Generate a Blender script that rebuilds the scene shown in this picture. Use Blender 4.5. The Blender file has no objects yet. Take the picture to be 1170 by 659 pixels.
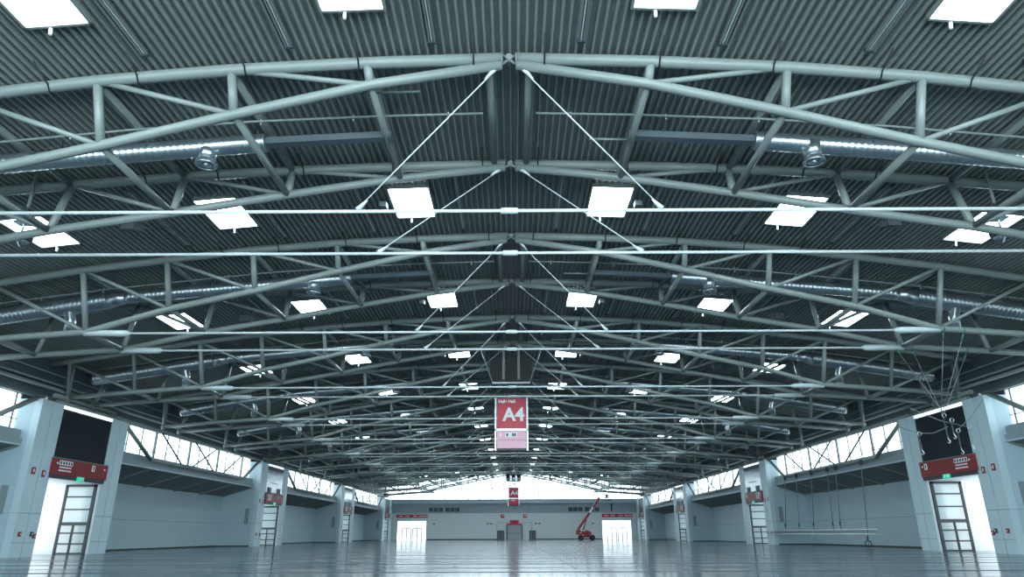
import bpy, math, random
from mathutils import Vector, Matrix
random.seed(4)
S = bpy.context.scene
COL = S.collection

# ------------------------------------------------------------------ camera, light, exposure
CZ = 1.27                                     # eye height above the floor
cam = bpy.data.cameras.new('camera'); cam.sensor_width = 36.0; cam.lens = 782.2 / 1170 * 36
cam.clip_end = 600
camo = bpy.data.objects.new('camera', cam); COL.objects.link(camo)
camo.matrix_world = (Matrix.Translation((0.12, 0, CZ)) @ Matrix.Rotation(math.radians(0.146), 4, 'Z')
                     @ Matrix.Rotation(math.radians(90 + 19.755), 4, 'X') @ Matrix.Rotation(math.radians(-0.20), 4, 'Z'))
S.camera = camo
S.view_settings.view_transform = 'Standard'; S.view_settings.look = 'None'
S.view_settings.exposure = 0.85; S.view_settings.gamma = 1.0; S.view_settings.use_curve_mapping = False
w = bpy.data.worlds.new('overcast_sky'); S.world = w; w.use_nodes = True
bg = w.node_tree.nodes['Background']; bg.inputs[0].default_value = (0.80, 0.93, 1.0, 1); bg.inputs[1].default_value = 2.4
GLAZE = 1.45                                   # daylight given off by diffusing glazing
SKYLIGHT = 11.5
DAY = (0.77, 0.93, 1.0)

# ------------------------------------------------------------------ materials
def mat(name, col, rough=0.5, metal=0.0, noise=0.0, nscale=3.0, spec=0.5, emit=None, estr=0, stretch=None, bump=0.0):
    m = bpy.data.materials.new(name); m.use_nodes = True
    nt = m.node_tree; b = nt.nodes['Principled BSDF']
    b.inputs['Base Color'].default_value = (*col, 1); b.inputs['Roughness'].default_value = rough
    b.inputs['Metallic'].default_value = metal; b.inputs['Specular IOR Level'].default_value = spec
    if emit:
        b.inputs['Emission Color'].default_value = (*emit, 1); b.inputs['Emission Strength'].default_value = estr
    if noise:
        tc = nt.nodes.new('ShaderNodeTexCoord'); mp = nt.nodes.new('ShaderNodeMapping')
        nz = nt.nodes.new('ShaderNodeTexNoise'); nz.inputs['Scale'].default_value = nscale; nz.inputs['Detail'].default_value = 5
        if stretch: mp.inputs['Scale'].default_value = stretch
        mr = nt.nodes.new('ShaderNodeMapRange'); mr.inputs['To Min'].default_value = 1 - noise; mr.inputs['To Max'].default_value = 1 + noise
        mx = nt.nodes.new('ShaderNodeMix'); mx.data_type = 'RGBA'; mx.blend_type = 'MULTIPLY'; mx.inputs[0].default_value = 1
        mx.inputs[6].default_value = (*col, 1)
        nt.links.new(tc.outputs['Object'], mp.inputs[0]); nt.links.new(mp.outputs[0], nz.inputs['Vector'])
        nt.links.new(nz.outputs['Fac'], mr.inputs['Value']); nt.links.new(mr.outputs[0], mx.inputs[7])
        nt.links.new(mx.outputs[2], b.inputs['Base Color'])
        if bump:
            bp = nt.nodes.new('ShaderNodeBump'); bp.inputs['Strength'].default_value = bump; bp.inputs['Distance'].default_value = .02
            nt.links.new(nz.outputs['Fac'], bp.inputs['Height']); nt.links.new(bp.outputs[0], b.inputs['Normal'])
    return m

M = {}
M['steel'] = mat('pale_grey_green_steel', (0.205, 0.25, 0.24), 0.38, noise=.05, nscale=1.5)
M['tie'] = mat('white_tie_steel', (0.62, 0.71, 0.72), 0.4)
M['anchor'] = mat('pale_anchor_steel', (0.50, 0.60, 0.61), 0.35)
M['deck'] = mat('grey_trapezoid_deck', (0.25, 0.285, 0.27), 0.5, noise=.12, nscale=.35, stretch=(1, .15, 1))
M['soffit'] = mat('dark_soffit_sheet', (0.17, 0.20, 0.205), 0.55)
M['fascia'] = mat('grey_fascia', (0.27, 0.335, 0.37), 0.5)
M['farwall'] = mat('light_far_wall_panel', (0.66, 0.74, 0.76), 0.5, noise=.03)
M['galv'] = mat('galvanised_sheet', (0.50, 0.58, 0.62), 0.28, metal=.9, noise=.15, nscale=2)
M['dark'] = mat('dark_metal', (0.035, 0.045, 0.055), 0.5)
M['darkblue'] = mat('dark_blue_cladding', (0.10, 0.135, 0.155), 0.55, noise=.05)
M['wall'] = mat('pale_wall_panel', (0.41, 0.55, 0.61), 0.5, noise=.04, nscale=.5)
M['pil'] = mat('light_pilaster_panel', (0.50, 0.65, 0.71), 0.45, noise=.03, nscale=.8)
M['reveal'] = mat('white_reveal_paint', (0.80, 0.86, 0.88), 0.5)
M['seam'] = mat('panel_seam', (0.22, 0.27, 0.30), 0.6)
M['base'] = mat('black_skirting', (0.02, 0.025, 0.03), 0.5)
M['cable'] = mat('black_cable', (0.012, 0.014, 0.016), 0.6)
M['rope'] = mat('grey_rope', (0.17, 0.20, 0.21), 0.6)
M['green'] = mat('green_sling', (0.03, 0.20, 0.13), 0.7)
M['red'] = mat('sign_red', (0.58, 0.03, 0.06), 0.4, noise=.04)
M['wine'] = mat('sign_dark_red', (0.22, 0.012, 0.015), 0.45, noise=.05)
M['pink'] = mat('sign_red_painted_backlight', (0.85, 0.46, 0.57), 0.35)  # light washing out the red lower panel, put into its colour as pink
M['white'] = mat('white_lettering', (0.85, 0.90, 0.92), 0.5)
M['liftred'] = mat('lift_red_paint', (0.34, 0.012, 0.02), 0.4)
M['rubber'] = mat('tyre_rubber', (0.012, 0.012, 0.014), 0.8)
M['grey'] = mat('mid_grey_paint', (0.13, 0.16, 0.175), 0.5)
M['shutter'] = mat('grey_shutter_steel', (0.26, 0.30, 0.31), 0.4, metal=.3)
M['upper'] = mat('grey_upper_band', (0.34, 0.42, 0.46), 0.5, noise=.04)  # one even tone, darker than the far wall below it
M['exit'] = mat('exit_green', (0.0, 0.30, 0.15), 0.4, emit=(0.0, .55, .3), estr=.5)
M['bark'] = mat('bark', (0.10, 0.07, 0.05), .8)
M['leaf'] = mat('leaf', (0.10, 0.22, 0.05), .6, noise=.3)

def glow(name, strength, trans=0.0, col=DAY):
    m = bpy.data.materials.new(name); m.use_nodes = True; nt = m.node_tree; nt.nodes.clear()
    o = nt.nodes.new('ShaderNodeOutputMaterial'); e = nt.nodes.new('ShaderNodeEmission')
    e.inputs[0].default_value = (*col, 1); e.inputs[1].default_value = strength
    if trans:
        t = nt.nodes.new('ShaderNodeBsdfTransparent'); x = nt.nodes.new('ShaderNodeMixShader'); x.inputs[0].default_value = 1 - trans
        nt.links.new(t.outputs[0], x.inputs[1]); nt.links.new(e.outputs[0], x.inputs[2]); nt.links.new(x.outputs[0], o.inputs[0])
    else: nt.links.new(e.outputs[0], o.inputs[0])
    return m
M['skyglass'] = glow('diffusing_skylight_glazing', SKYLIGHT)
M['window'] = glow('bright_daylight_window', GLAZE * 1.4, .3)
M['gate_glass'] = glow('bright_open_gate_glazing', 1.5, .15)
M['gable'] = glow('bright_gable_glazing', 3.0, .2, (.72, .90, 1.0))
M['portal_glass'] = glow('portal_outer_glazing', 1.9, .2, (.88, .96, 1.0))
M['near_fill_window'] = glow('boosted_near_gable_glazing', 6.0, .2)  # glow boosted and unseen window enlarged to fill the near roof
M['slat'] = mat('dark_blue_slats', (0.045, 0.06, 0.072), 0.45)

def frosted():
    m = bpy.data.materials.new('frosted_door_glass'); m.use_nodes = True; nt = m.node_tree; nt.nodes.clear()
    o = nt.nodes.new('ShaderNodeOutputMaterial'); t = nt.nodes.new('ShaderNodeBsdfTransparent'); t.inputs[0].default_value = (.96, .98, .98, 1)
    d = nt.nodes.new('ShaderNodeBsdfTranslucent'); d.inputs[0].default_value = (.8, .9, .9, 1)
    g = nt.nodes.new('ShaderNodeBsdfGlossy'); g.inputs[1].default_value = .1
    a = nt.nodes.new('ShaderNodeMixShader'); a.inputs[0].default_value = .12
    b = nt.nodes.new('ShaderNodeMixShader'); b.inputs[0].default_value = .1
    nt.links.new(t.outputs[0], a.inputs[1]); nt.links.new(d.outputs[0], a.inputs[2])
    nt.links.new(a.outputs[0], b.inputs[1]); nt.links.new(g.outputs[0], b.inputs[2]); nt.links.new(b.outputs[0], o.inputs[0])
    return m
M['doorglass'] = frosted()

def floor_mat():
    m = bpy.data.materials.new('sealed_grey_floor'); m.use_nodes = True; nt = m.node_tree; L = nt.links
    b = nt.nodes['Principled BSDF']
    tc = nt.nodes.new('ShaderNodeTexCoord'); sx = nt.nodes.new('ShaderNodeSeparateXYZ'); L.new(tc.outputs['Object'], sx.inputs[0])
    def math_(op, a, bb=None, c=None):
        n = nt.nodes.new('ShaderNodeMath'); n.operation = op
        for i, v in enumerate((a, bb, c)):
            if v is None: continue
            if isinstance(v, (int, float)): n.inputs[i].default_value = v
            else: L.new(v, n.inputs[i])
        return n.outputs[0]
    # duct covers run across the hall every 7.09 m, joints along it every 5 m
    def line(coord, period, width, off=0.0):
        fr = math_('FRACT', math_('DIVIDE', math_('ADD', coord, off), period))
        return math_('LESS_THAN', fr, width / period)
    ln = math_('MAXIMUM', line(sx.outputs['Y'], 7.09, .8, 2.2), line(sx.outputs['Y'], 7.09, .25, 5.7))
    ln = math_('MAXIMUM', ln, line(sx.outputs['X'], 5.0, .03, 2.5))
    mp = nt.nodes.new('ShaderNodeMapping'); mp.inputs['Scale'].default_value = (.03, .55, 1); L.new(tc.outputs['Object'], mp.inputs[0])
    n1 = nt.nodes.new('ShaderNodeTexNoise'); n1.inputs['Scale'].default_value = 1.0; n1.inputs['Detail'].default_value = 6; L.new(mp.outputs[0], n1.inputs['Vector'])
    n2 = nt.nodes.new('ShaderNodeTexNoise'); n2.inputs['Scale'].default_value = .6; n2.inputs['Detail'].default_value = 8; L.new(tc.outputs['Object'], n2.inputs['Vector'])
    cr = nt.nodes.new('ShaderNodeValToRGB'); cr.color_ramp.elements[0].color = (.012, .03, .05, 1); cr.color_ramp.elements[1].color = (.045, .095, .145, 1)
    cr.color_ramp.elements[0].position = .3; cr.color_ramp.elements[1].position = .7
    L.new(math_('MULTIPLY_ADD', n1.outputs['Fac'], .6, math_('MULTIPLY', n2.outputs['Fac'], .4)), cr.inputs[0])
    mx = nt.nodes.new('ShaderNodeMix'); mx.data_type = 'RGBA'; L.new(ln, mx.inputs[0]); L.new(cr.outputs[0], mx.inputs[6]); mx.inputs[7].default_value = (.02, .028, .035, 1)
    L.new(mx.outputs[2], b.inputs['Base Color'])
    rr = math_('ADD', math_('MULTIPLY_ADD', n1.outputs['Fac'], .30, -.02), math_('MULTIPLY', ln, .25)); L.new(rr, b.inputs['Roughness'])
    bp = nt.nodes.new('ShaderNodeBump'); bp.inputs['Strength'].default_value = .10; bp.inputs['Distance'].default_value = .02
    L.new(math_('SUBTRACT', n1.outputs['Fac'], math_('MULTIPLY', ln, .5)), bp.inputs['Height']); L.new(bp.outputs[0], b.inputs['Normal'])
    b.inputs['Specular IOR Level'].default_value = .6
    return m
M['floor'] = floor_mat()

# ------------------------------------------------------------------ mesh helpers
class MB:
    def __init__(s): s.v = []; s.f = []; s.sm = []
    def add(s, vs, fs, smooth=False):
        n = len(s.v); s.v += [tuple(p) for p in vs]; s.f += [tuple(i + n for i in f) for f in fs]; s.sm += [smooth] * len(fs); return s
    def box(s, a, b):
        x0, x1 = sorted((a[0], b[0])); y0, y1 = sorted((a[1], b[1])); z0, z1 = sorted((a[2], b[2]))
        return s.add([(x0,y0,z0),(x1,y0,z0),(x1,y1,z0),(x0,y1,z0),(x0,y0,z1),(x1,y0,z1),(x1,y1,z1),(x0,y1,z1)],
                     [(0,3,2,1),(4,5,6,7),(0,1,5,4),(1,2,6,5),(2,3,7,6),(3,0,4,7)])
    def bar(s, p, q, wd, hg, up=(0, 0, 1)):
        p = Vector(p); q = Vector(q); d = (q - p).normalized(); u = Vector(up)
        sd = d.cross(u).normalized(); u = sd.cross(d).normalized(); sd *= wd / 2; u *= hg / 2
        vs = [p-sd-u, p+sd-u, p+sd+u, p-sd+u, q-sd-u, q+sd-u, q+sd+u, q-sd+u]
        return s.add(vs, [(0,1,2,3),(7,6,5,4),(0,4,5,1),(1,5,6,2),(2,6,7,3),(3,7,4,0)])
    def tube(s, pts, r, n=10, caps=True):
        pts = [Vector(p) for p in pts]; rs = r if isinstance(r, (list, tuple)) else [r] * len(pts)
        vs = []; prev = None
        for i, p in enumerate(pts):
            d = (pts[min(i+1, len(pts)-1)] - pts[max(i-1, 0)]).normalized()
            if prev is None:
                a = Vector((0, 0, 1)) if abs(d.z) < .9 else Vector((1, 0, 0)); u = d.cross(a).normalized()
            else: u = (prev - d * prev.dot(d)).normalized()
            prev = u; w_ = d.cross(u)
            for k in range(n):
                t = 2 * math.pi * k / n; vs.append(p + (u * math.cos(t) + w_ * math.sin(t)) * rs[i])
        fs = []
        for i in range(len(pts) - 1):
            for k in range(n):
                a = i*n + k; b = i*n + (k+1) % n; fs.append((a, b, b+n, a+n))
        s.add(vs, fs, True)
        if caps:
            m_ = len(s.v) - len(vs); L_ = len(vs)
            s.f.append(tuple(m_ + k for k in range(n))[::-1]); s.sm.append(False)
            s.f.append(tuple(m_ + L_ - n + k for k in range(n))); s.sm.append(False)
        return s
    def ball(s, c, r, n=12, sz=1.0):
        pts = [(c[0], c[1], c[2] + r*sz*math.cos(math.pi*(i+.02)/8.04)) for i in range(9)]
        return s.tube(pts, [max(.004, r*math.sin(math.pi*(i+.02)/8.04)) for i in range(9)], n)
    def ring(s, c, R, r, axis='Y', n=16):
        pts = []
        for k in range(n + 1):
            t = 2*math.pi*k/n; a, b = R*math.cos(t), R*math.sin(t)
            pts.append((c[0]+a, c[1], c[2]+b) if axis == 'Y' else (c[0]+a, c[1]+b, c[2]) if axis == 'Z' else (c[0], c[1]+a, c[2]+b))
        return s.tube(pts, r, 6, False)
    def poly(s, pts, d):
        d = Vector(d); n = len(pts); vs = [Vector(p) for p in pts] + [Vector(p) + d for p in pts]
        return s.add(vs, [tuple(range(n))[::-1], tuple(range(n, 2*n))] + [(i, (i+1) % n, (i+1) % n + n, i+n) for i in range(n)])
    def build(s, name, m, parent=None, loc=None):
        me = bpy.data.meshes.new(name); me.from_pydata(s.v, [], s.f)
        me.polygons.foreach_set('use_smooth', s.sm); me.materials.append(m if not isinstance(m, str) else M[m]); me.update()
        if parent is None and loc is None: pass
        o = bpy.data.objects.new(name, me); COL.objects.link(o)
        if parent: o.parent = parent
        if loc: o.location = loc
        return o

def tag(o, label, cat, group=None, kind=None):
    if label: o['label'] = label
    if cat: o['category'] = cat
    if group: o['group'] = group
    if kind: o['kind'] = kind
    return o
def thing(name, label, cat, loc=(0, 0, 0), rz=0, group=None):
    o = bpy.data.objects.new(name, None); COL.objects.link(o); o.location = loc; o.rotation_euler = (0, 0, rz); o.empty_display_size = .3
    return tag(o, label, cat, group)
def struct(o, label=None):
    o['kind'] = 'structure'
    if label: o['label'] = label
    return o
def dup(o, parent=None, **kw):
    c = o.copy(); COL.objects.link(c)
    if parent: c.parent = parent
    for ch in list(o.children): dup(ch, c)
    return c
def text(name, body, size, m, parent, loc, rot=(math.pi/2, 0, 0), align='CENTER', bold=0.0, sx=1.0):
    cu = bpy.data.curves.new(name, 'FONT'); cu.body = body; cu.size = size; cu.extrude = .01; cu.offset = bold
    cu.align_x = align; cu.align_y = 'CENTER'; cu.materials.append(M[m] if isinstance(m, str) else m)
    t_ = bpy.data.objects.new('t', cu); COL.objects.link(t_); bpy.context.view_layer.update()
    me = bpy.data.meshes.new_from_object(t_.evaluated_get(bpy.context.evaluated_depsgraph_get())); bpy.data.objects.remove(t_)
    o = bpy.data.objects.new(name, me); COL.objects.link(o); o.parent = parent; o.location = loc; o.rotation_euler = rot; o.scale = (sx, 1, 1)
    return o
ORD = ['nearest', 'second', 'third', 'fourth', 'fifth', 'sixth', 'seventh', 'eighth', 'ninth', 'tenth', 'eleventh', 'twelfth', 'thirteenth']
def nth(i, last):
    return 'nearest' if i == 0 else ('farthest' if i == last else ORD[i])
SIDE = {-1: 'left', 1: 'right'}

# ------------------------------------------------------------------ key dimensions
XT = [0, 4.65, 9.1, 13.5, 18, 22.4, 27.2, 31.9, 37.0]
ZT = [z + CZ for z in [14.68, 14.56, 14.36, 14.04, 13.57, 13.08, 12.42, 11.75, 11.0]]
XB = [0, 4.55, 9.03, 13.4, 17.9, 22.25, 27.1, 31.9]
ZB = [z + CZ for z in [14.52, 13.88, 12.98, 12.03, 11.15, 10.02, 9.70, 9.35]]
def interp(x, X_, Z_):
    x = abs(x)
    for i in range(len(X_) - 1):
        if x <= X_[i+1]: return Z_[i] + (Z_[i+1] - Z_[i]) * (x - X_[i]) / (X_[i+1] - X_[i])
    return Z_[-1]
zroof = lambda x: interp(x, XT, ZT) + .27
ztop = lambda x: interp(x, XT, ZT)
zbot = lambda x: interp(x, XB, ZB)
Y0, PER, GAP = 18.57, 14.18, 6.82
NP = 12
YF = 186.0                # far wall
TOW = [(45.7 + 42.5*k, 56.5 + 42.5*k if k < 3 else 185.6) for k in range(4)]
WX, RX = 31.5, 36.0
R = lambda z: z + CZ

# ------------------------------------------------------------------ SETTING
struct(MB().box((-40, -8, -.3), (40, YF + 8, 0)).build('floor', 'floor'), 'glossy grey hall floor with dark joint lines')

def deck():
    b = MB(); pit = .27; n = int(74 / pit); x0 = -n * pit / 2; prof = []
    for i in range(n):
        x = x0 + i * pit
        prof += [(x, 0), (x + .07, 0), (x + .10, .17), (x + .24, .17)]
    prof.append((x0 + n*pit, 0))
    vs = []
    for y in (-8, YF + .5):
        for x, dz in prof: vs.append((x, y, zroof(x) + dz))
    m_ = len(prof); fs = [(i, i+1, i+1+m_, i+m_) for i in range(m_ - 1)]
    return b.add(vs, fs)
struct(deck().build('ceiling', 'deck'), 'grey ribbed metal roof deck')

def seams(b, X, ya, yb, z, t=.02): b.box((X - t, ya, z - .02), (X + t, yb, z + .02))
for sd in (-1, 1):
    nm = SIDE[sd]
    wl = MB(); pl = MB(); dk = MB(); bs = MB(); sm = MB(); rv = MB(); sf = MB(); sh = MB(); bt = MB()
    # solid wall beside and behind the camera
    wl.box((sd*WX, -8, 0), (sd*37, 14, R(9)))
    spans = [(14.0, 45.7)] + [(TOW[k][1], TOW[k+1][0]) for k in range(3)]
    for (a, b_) in spans:
        wl.box((sd*RX, a, 0), (sd*(RX + .3), b_, R(4.6)))
        bs.box((sd*RX, a, 0), (sd*(RX - .03), b_, .14))
        seams(sm, sd*RX, a, b_, R(1.4), .012)
        # fascia shelf, closed wall over the windows, sloping ribbed soffit
        sh.box((sd*32.3, a, R(5.68)), (sd*33.2, b_, R(6.05))); pl.box((sd*32.25, a, R(5.60)), (sd*33.2, b_, R(5.68)))
        sh.box((sd*32.5, a, R(6.05)), (sd*33.2, b_, R(6.62)))
        wl.box((sd*33.2, a, R(5.8)), (sd*37, b_, R(5.95))); wl.box((sd*(RX+.02), a, R(4.5)), (sd*(RX + .3), b_, R(5.8)))
        y = a
        while y < b_ - .01:
            y2 = min(y + .30, b_)
            sf.add([(sd*32.4, y, R(5.62)), (sd*32.4, y+.12, R(5.62)), (sd*32.4, y+.16, R(5.70)), (sd*32.4, y2, R(5.70)),
                    (sd*RX, y, R(4.5)), (sd*RX, y+.12, R(4.5)), (sd*RX, y+.16, R(4.58)), (sd*RX, y2, R(4.58))],
                   [(0,1,5,4),(1,2,6,5),(2,3,7,6)])
            sf.add([(sd*32.4, y2, R(5.62)), (sd*32.4, y2, R(5.70)), (sd*RX, y2, R(4.58)), (sd*RX, y2, R(4.5))], [(0,1,2,3)])
            y = y2
        k_ = 5
        for j in range(k_ + 1):
            yy = a + (b_ - a) * j / k_ + (.2 if j == 0 else -.2 if j == k_ else 0)
            bt.bar((sd*32.4, yy, R(5.58)), (sd*RX, yy, R(4.44)), .14, .12)
    dk.box((sd*33.0, -8, R(9.12)), (sd*33.3, YF, R(12.3)))
    for k, (a, b_) in enumerate(TOW):
        dk.box((sd*33.0, a, R(8.7)), (sd*33.3, b_, R(9.12)))
        o0, o1 = (a + 2.3, a + 8.5) if k < 3 else (a + 2.3, a + 8.5)
        for (p, q, inner) in ((a, o0, 0), (o1, b_, 1)):
            # pilaster shell with a vertical reveal down the middle
            mid = (p + q) / 2
            pl.box((sd*WX, p, 0), (sd*(WX + .5), mid - .04, R(8.7))); pl.box((sd*WX, mid + .04, 0), (sd*(WX + .5), q, R(8.7)))
            sm.box((sd*(WX + .06), mid - .05, 0), (sd*(WX + .4), mid + .05, R(8.65)))
            sm.box((sd*(WX - .006), p, R(1.38)), (sd*(WX + .02), q, R(1.42))); sm.box((sd*(WX - .006), p, R(-.42)), (sd*(WX + .02), q, R(-.39)))
            wl.box((sd*(WX + .5), p, 0), (sd*RX, q, R(8.7)))
            # recessed access panel on the face towards and away from the camera
            for yy, dy in ((p, -.012),) if not inner else ((q, .012),):
                sm.box((sd*32.45, yy, R(1.3)), (sd*32.95, yy + dy, R(3.1)))
                sm.box((sd*WX, yy, R(1.385)), (sd*RX, yy + dy*.7, R(1.41)))
                bs.box((sd*(WX + .5), yy, 0), (sd*RX, yy + dy*2, .12))
            if inner: rv.box((sd*(WX + .03), q - .01 if False else p - .03, 0), (sd*RX, p, R(3.8)))
        rv.box((sd*(WX + .02), o0, R(3.72)), (sd*RX, o1, R(3.9)))
        wl.box((sd*(WX + .3), o0, R(3.9)), (sd*RX, o1, R(8.35)))
    struct(wl.build('wall_' + nm, 'wall'), f'pale {nm} side wall with recessed bays')
    struct(pl.build('trim_%d' % (1 if sd < 0 else 2), 'pil'), f'light pilasters and window shelf along the {nm} wall')
    struct(dk.build('wall_%s_upper' % nm, 'darkblue'), f'dark upper wall over the {nm} windows')
    struct(sf.build('trim_%d' % (3 if sd < 0 else 4), 'soffit'), f'sloping ribbed soffit above the {nm} bays')
    struct(sh.build('trim_%d' % (11 if sd < 0 else 12), 'fascia'), f'grey fascia shelf under the {nm} windows')
    struct(bt.build('trim_%d' % (13 if sd < 0 else 14), 'steel'), f'sloping battens under the {nm} soffit')
    struct(bs.build('baseboard_' + nm, 'base'), f'black skirting of the {nm} wall')
    struct(sm.build('trim_%d' % (5 if sd < 0 else 6), 'seam'), f'panel joints of the {nm} wall')
    struct(rv.build('trim_%d' % (7 if sd < 0 else 8), 'reveal'), f'white door reveals of the {nm} wall')

# side clerestory windows
wn = 0
for sd in (-1, 1):
    for bi, (a, b_) in enumerate([(24.0, 45.7)] + [(TOW[k][1], TOW[k+1][0]) for k in range(3)]):
        wn += 1
        g = MB(); g.box((sd*33.1, a, R(6.62)), (sd*33.14, b_, R(9.12))); wo = g.build('window_%d' % wn, 'window')
        struct(wo, f'bright {SIDE[sd]} clerestory window of bay {bi + 1} from the camera')
        fr = MB(); fr.box((sd*33.0, a, R(6.62)), (sd*33.2, b_, R(6.74))); fr.box((sd*33.0, a, R(9.0)), (sd*33.2, b_, R(9.12)))
        fr.box((sd*33.02, a, R(7.33)), (sd*33.2, b_, R(7.38)))
        fr.build('frame', 'grey', wo)
        org = b_ - 31.7
        for j in range(0, 14):
            y = org + .6 + j * 2.36
            if y < a or y > b_ - .1: continue
            big = (j % 3 == 0); t = .11 if big else .05
            MB().box((sd*(32.94 if big else 33.02), y - t, R(6.62)), (sd*33.2, y + t, R(9.12))).build('mullion', 'grey', wo)
        tr = MB()
        for (ya, yb) in ((4, 9.5), (18, 24)):     # thin dark guard rail before the glass
            if org + ya < a: continue
            tr.tube([(sd*32.9, org+ya, R(6.9)), (sd*32.9, org+ya, R(7.15)), (sd*32.9, org+yb, R(7.15)), (sd*32.9, org+yb, R(6.9))], .035, 6)
        if tr.v: tr.build('guard_rail', 'dark', wo)

# far end wall with gable glazing
b = MB()
def wallseg(x0, x1, z0, z1): b.box((x0, YF, z0), (x1, YF + .4, z1))
DG = R(3.48)
for x0, x1 in ((-37, -30.2), (-22.4, -4.3), (-2.6, -1.9), (2.0, 3.9), (5.5, 22.4), (30.2, 37)): wallseg(x0, x1, 0, R(5.2))
wallseg(-30.2, -22.4, DG, R(5.2)); wallseg(22.4, 30.2, DG, R(5.2))
wallseg(-4.3, -2.6, R(.9), R(5.2)); wallseg(-1.9, 2.0, R(2.3), R(5.2)); wallseg(3.9, 5.5, R(.9), R(5.2))
struct(b.build('wall_far', 'farwall'), 'pale far end wall')
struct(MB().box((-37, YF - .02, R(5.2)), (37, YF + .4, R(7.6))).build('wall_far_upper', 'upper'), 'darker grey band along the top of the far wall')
b = MB(); b.box((-33, YF - .9, R(7.6)), (33, YF + .4, R(7.95))); b.box((-33, YF - .7, R(7.95)), (33, YF + .4, R(8.45))); b.box((-33, YF - .95, R(8.45)), (33, YF + .4, R(8.62)))
struct(b.build('trim_9', 'pil'), 'grey beam under the far gable window')
bb = MB()
for x0, x1 in ((-22.4, -4.3), (5.5, 22.4)): bb.box((x0, YF - .04, 0), (x1, YF, .22))
struct(bb.build('baseboard_far', 'base'), 'dark skirting of the far wall')
xs = [-33 + 66*i/24 for i in range(25)]
def gable(y, name, lab):
    pts = [(-33, y, R(8.6))] + [(33, y, R(8.6))] + [(x, y, zroof(x) + .1) for x in reversed(xs)]
    return struct(MB().poly(pts, (0, .04, 0)).build(name, 'gable'), lab)
gw = gable(YF + .2, 'window_9', 'wide arched gable window of the far wall')
for i in range(-10, 11):
    x = i * 3.05 + .3
    MB().box((x - .09, YF + .06, R(8.6)), (x + .09, YF + .2, zroof(x))).build('mullion', 'grey', gw)
MB().box((-33, YF + .08, R(9.33)), (33, YF + .2, R(9.47))).build('transom', 'grey', gw)
# end wall behind the camera
struct(MB().box((-37, -8.4, 0), (37, -8, R(2.6))).build('wall_near', 'wall'), 'pale end wall behind the camera')
pts = [(-31, -8.2, R(2.6)), (31, -8.2, R(2.6))] + [(x, -8.2, zroof(x) + .1) for x in reversed(xs)]
struct(MB().poly(pts, (0, .04, 0)).build('window_10', 'near_fill_window'), 'unseen gable window behind the camera, enlarged to light the near roof')

# far glazed gates
for gi, sd in enumerate((-1, 1)):
    x0, x1 = (-30.2, -22.4) if sd < 0 else (22.4, 30.2)
    fr = MB()
    for x in (x0 + .1, x1 - .1): fr.box((x - .12, YF - .05, 0), (x + .12, YF + .2, DG))
    fr.box((x0, YF - .05, DG - .15), (x1, YF + .2, DG + .1))
    go = struct(fr.build('door_%d' % (9 + gi), 'pil'), f'bright glazed gate in the far wall on the {SIDE[sd]}')
    MB().box((x0 + .2, YF + .3, 0), (x1 - .2, YF + .33, DG)).build('glazing', 'gate_glass', go)
    for c in (x0 + 2.6, x0 + 5.3):                       # dark door sets in the lower half
        d = MB()
        for dx in (-1.15, 0, 1.15): d.box((c + dx - .11, YF + .1, 0), (c + dx + .11, YF + .18, R(1.45)))
        d.box((c - 1.2, YF + .1, R(1.4)), (c + 1.2, YF + .18, R(1.62))); d.box((c - 1.15, YF + .1, .9), (c + 1.15, YF + .16, .98))
        d.build('door_frame', 'grey', go)
# far side doors and shutter gate
for i, (x0, x1) in enumerate(((-4.3, -2.6), (3.9, 5.5))):
    d = MB(); d.box((x0, YF + .05, 0), (x1, YF + .12, R(.9))); do = struct(d.build('door_%d' % (11 + i), 'grey'), 'grey double door beside the central shutter on the ' + ('left' if i == 0 else 'right'))
    f_ = MB(); f_.box((x0, YF - .02, R(.75)), (x1, YF + .1, R(.95)))
    for x in (x0, (x0+x1)/2, x1): f_.box((x - .06, YF - .02, 0), (x + .06, YF + .1, R(.9)))
    f_.build('door_frame', 'dark', do)
d = MB(); n = 34
for k in range(n): z = R(2.25) * k / n; d.box((-1.9, YF + .02 + (.05 if k % 2 else 0), z), (2.0, YF + .2, z + R(2.25)/n))
do = struct(d.build('door_13', 'shutter'), 'grey roller shutter gate in the middle of the far wall')
f_ = MB()
for x in (-1.9, 2.0): f_.box((x - .12, YF - .15, 0), (x + .12, YF + .1, R(2.3)))
f_.box((-1.9, YF - .08, 1.55), (2.0, YF + .03, 1.62)); f_.build('guide_rail', 'dark', do)

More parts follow.
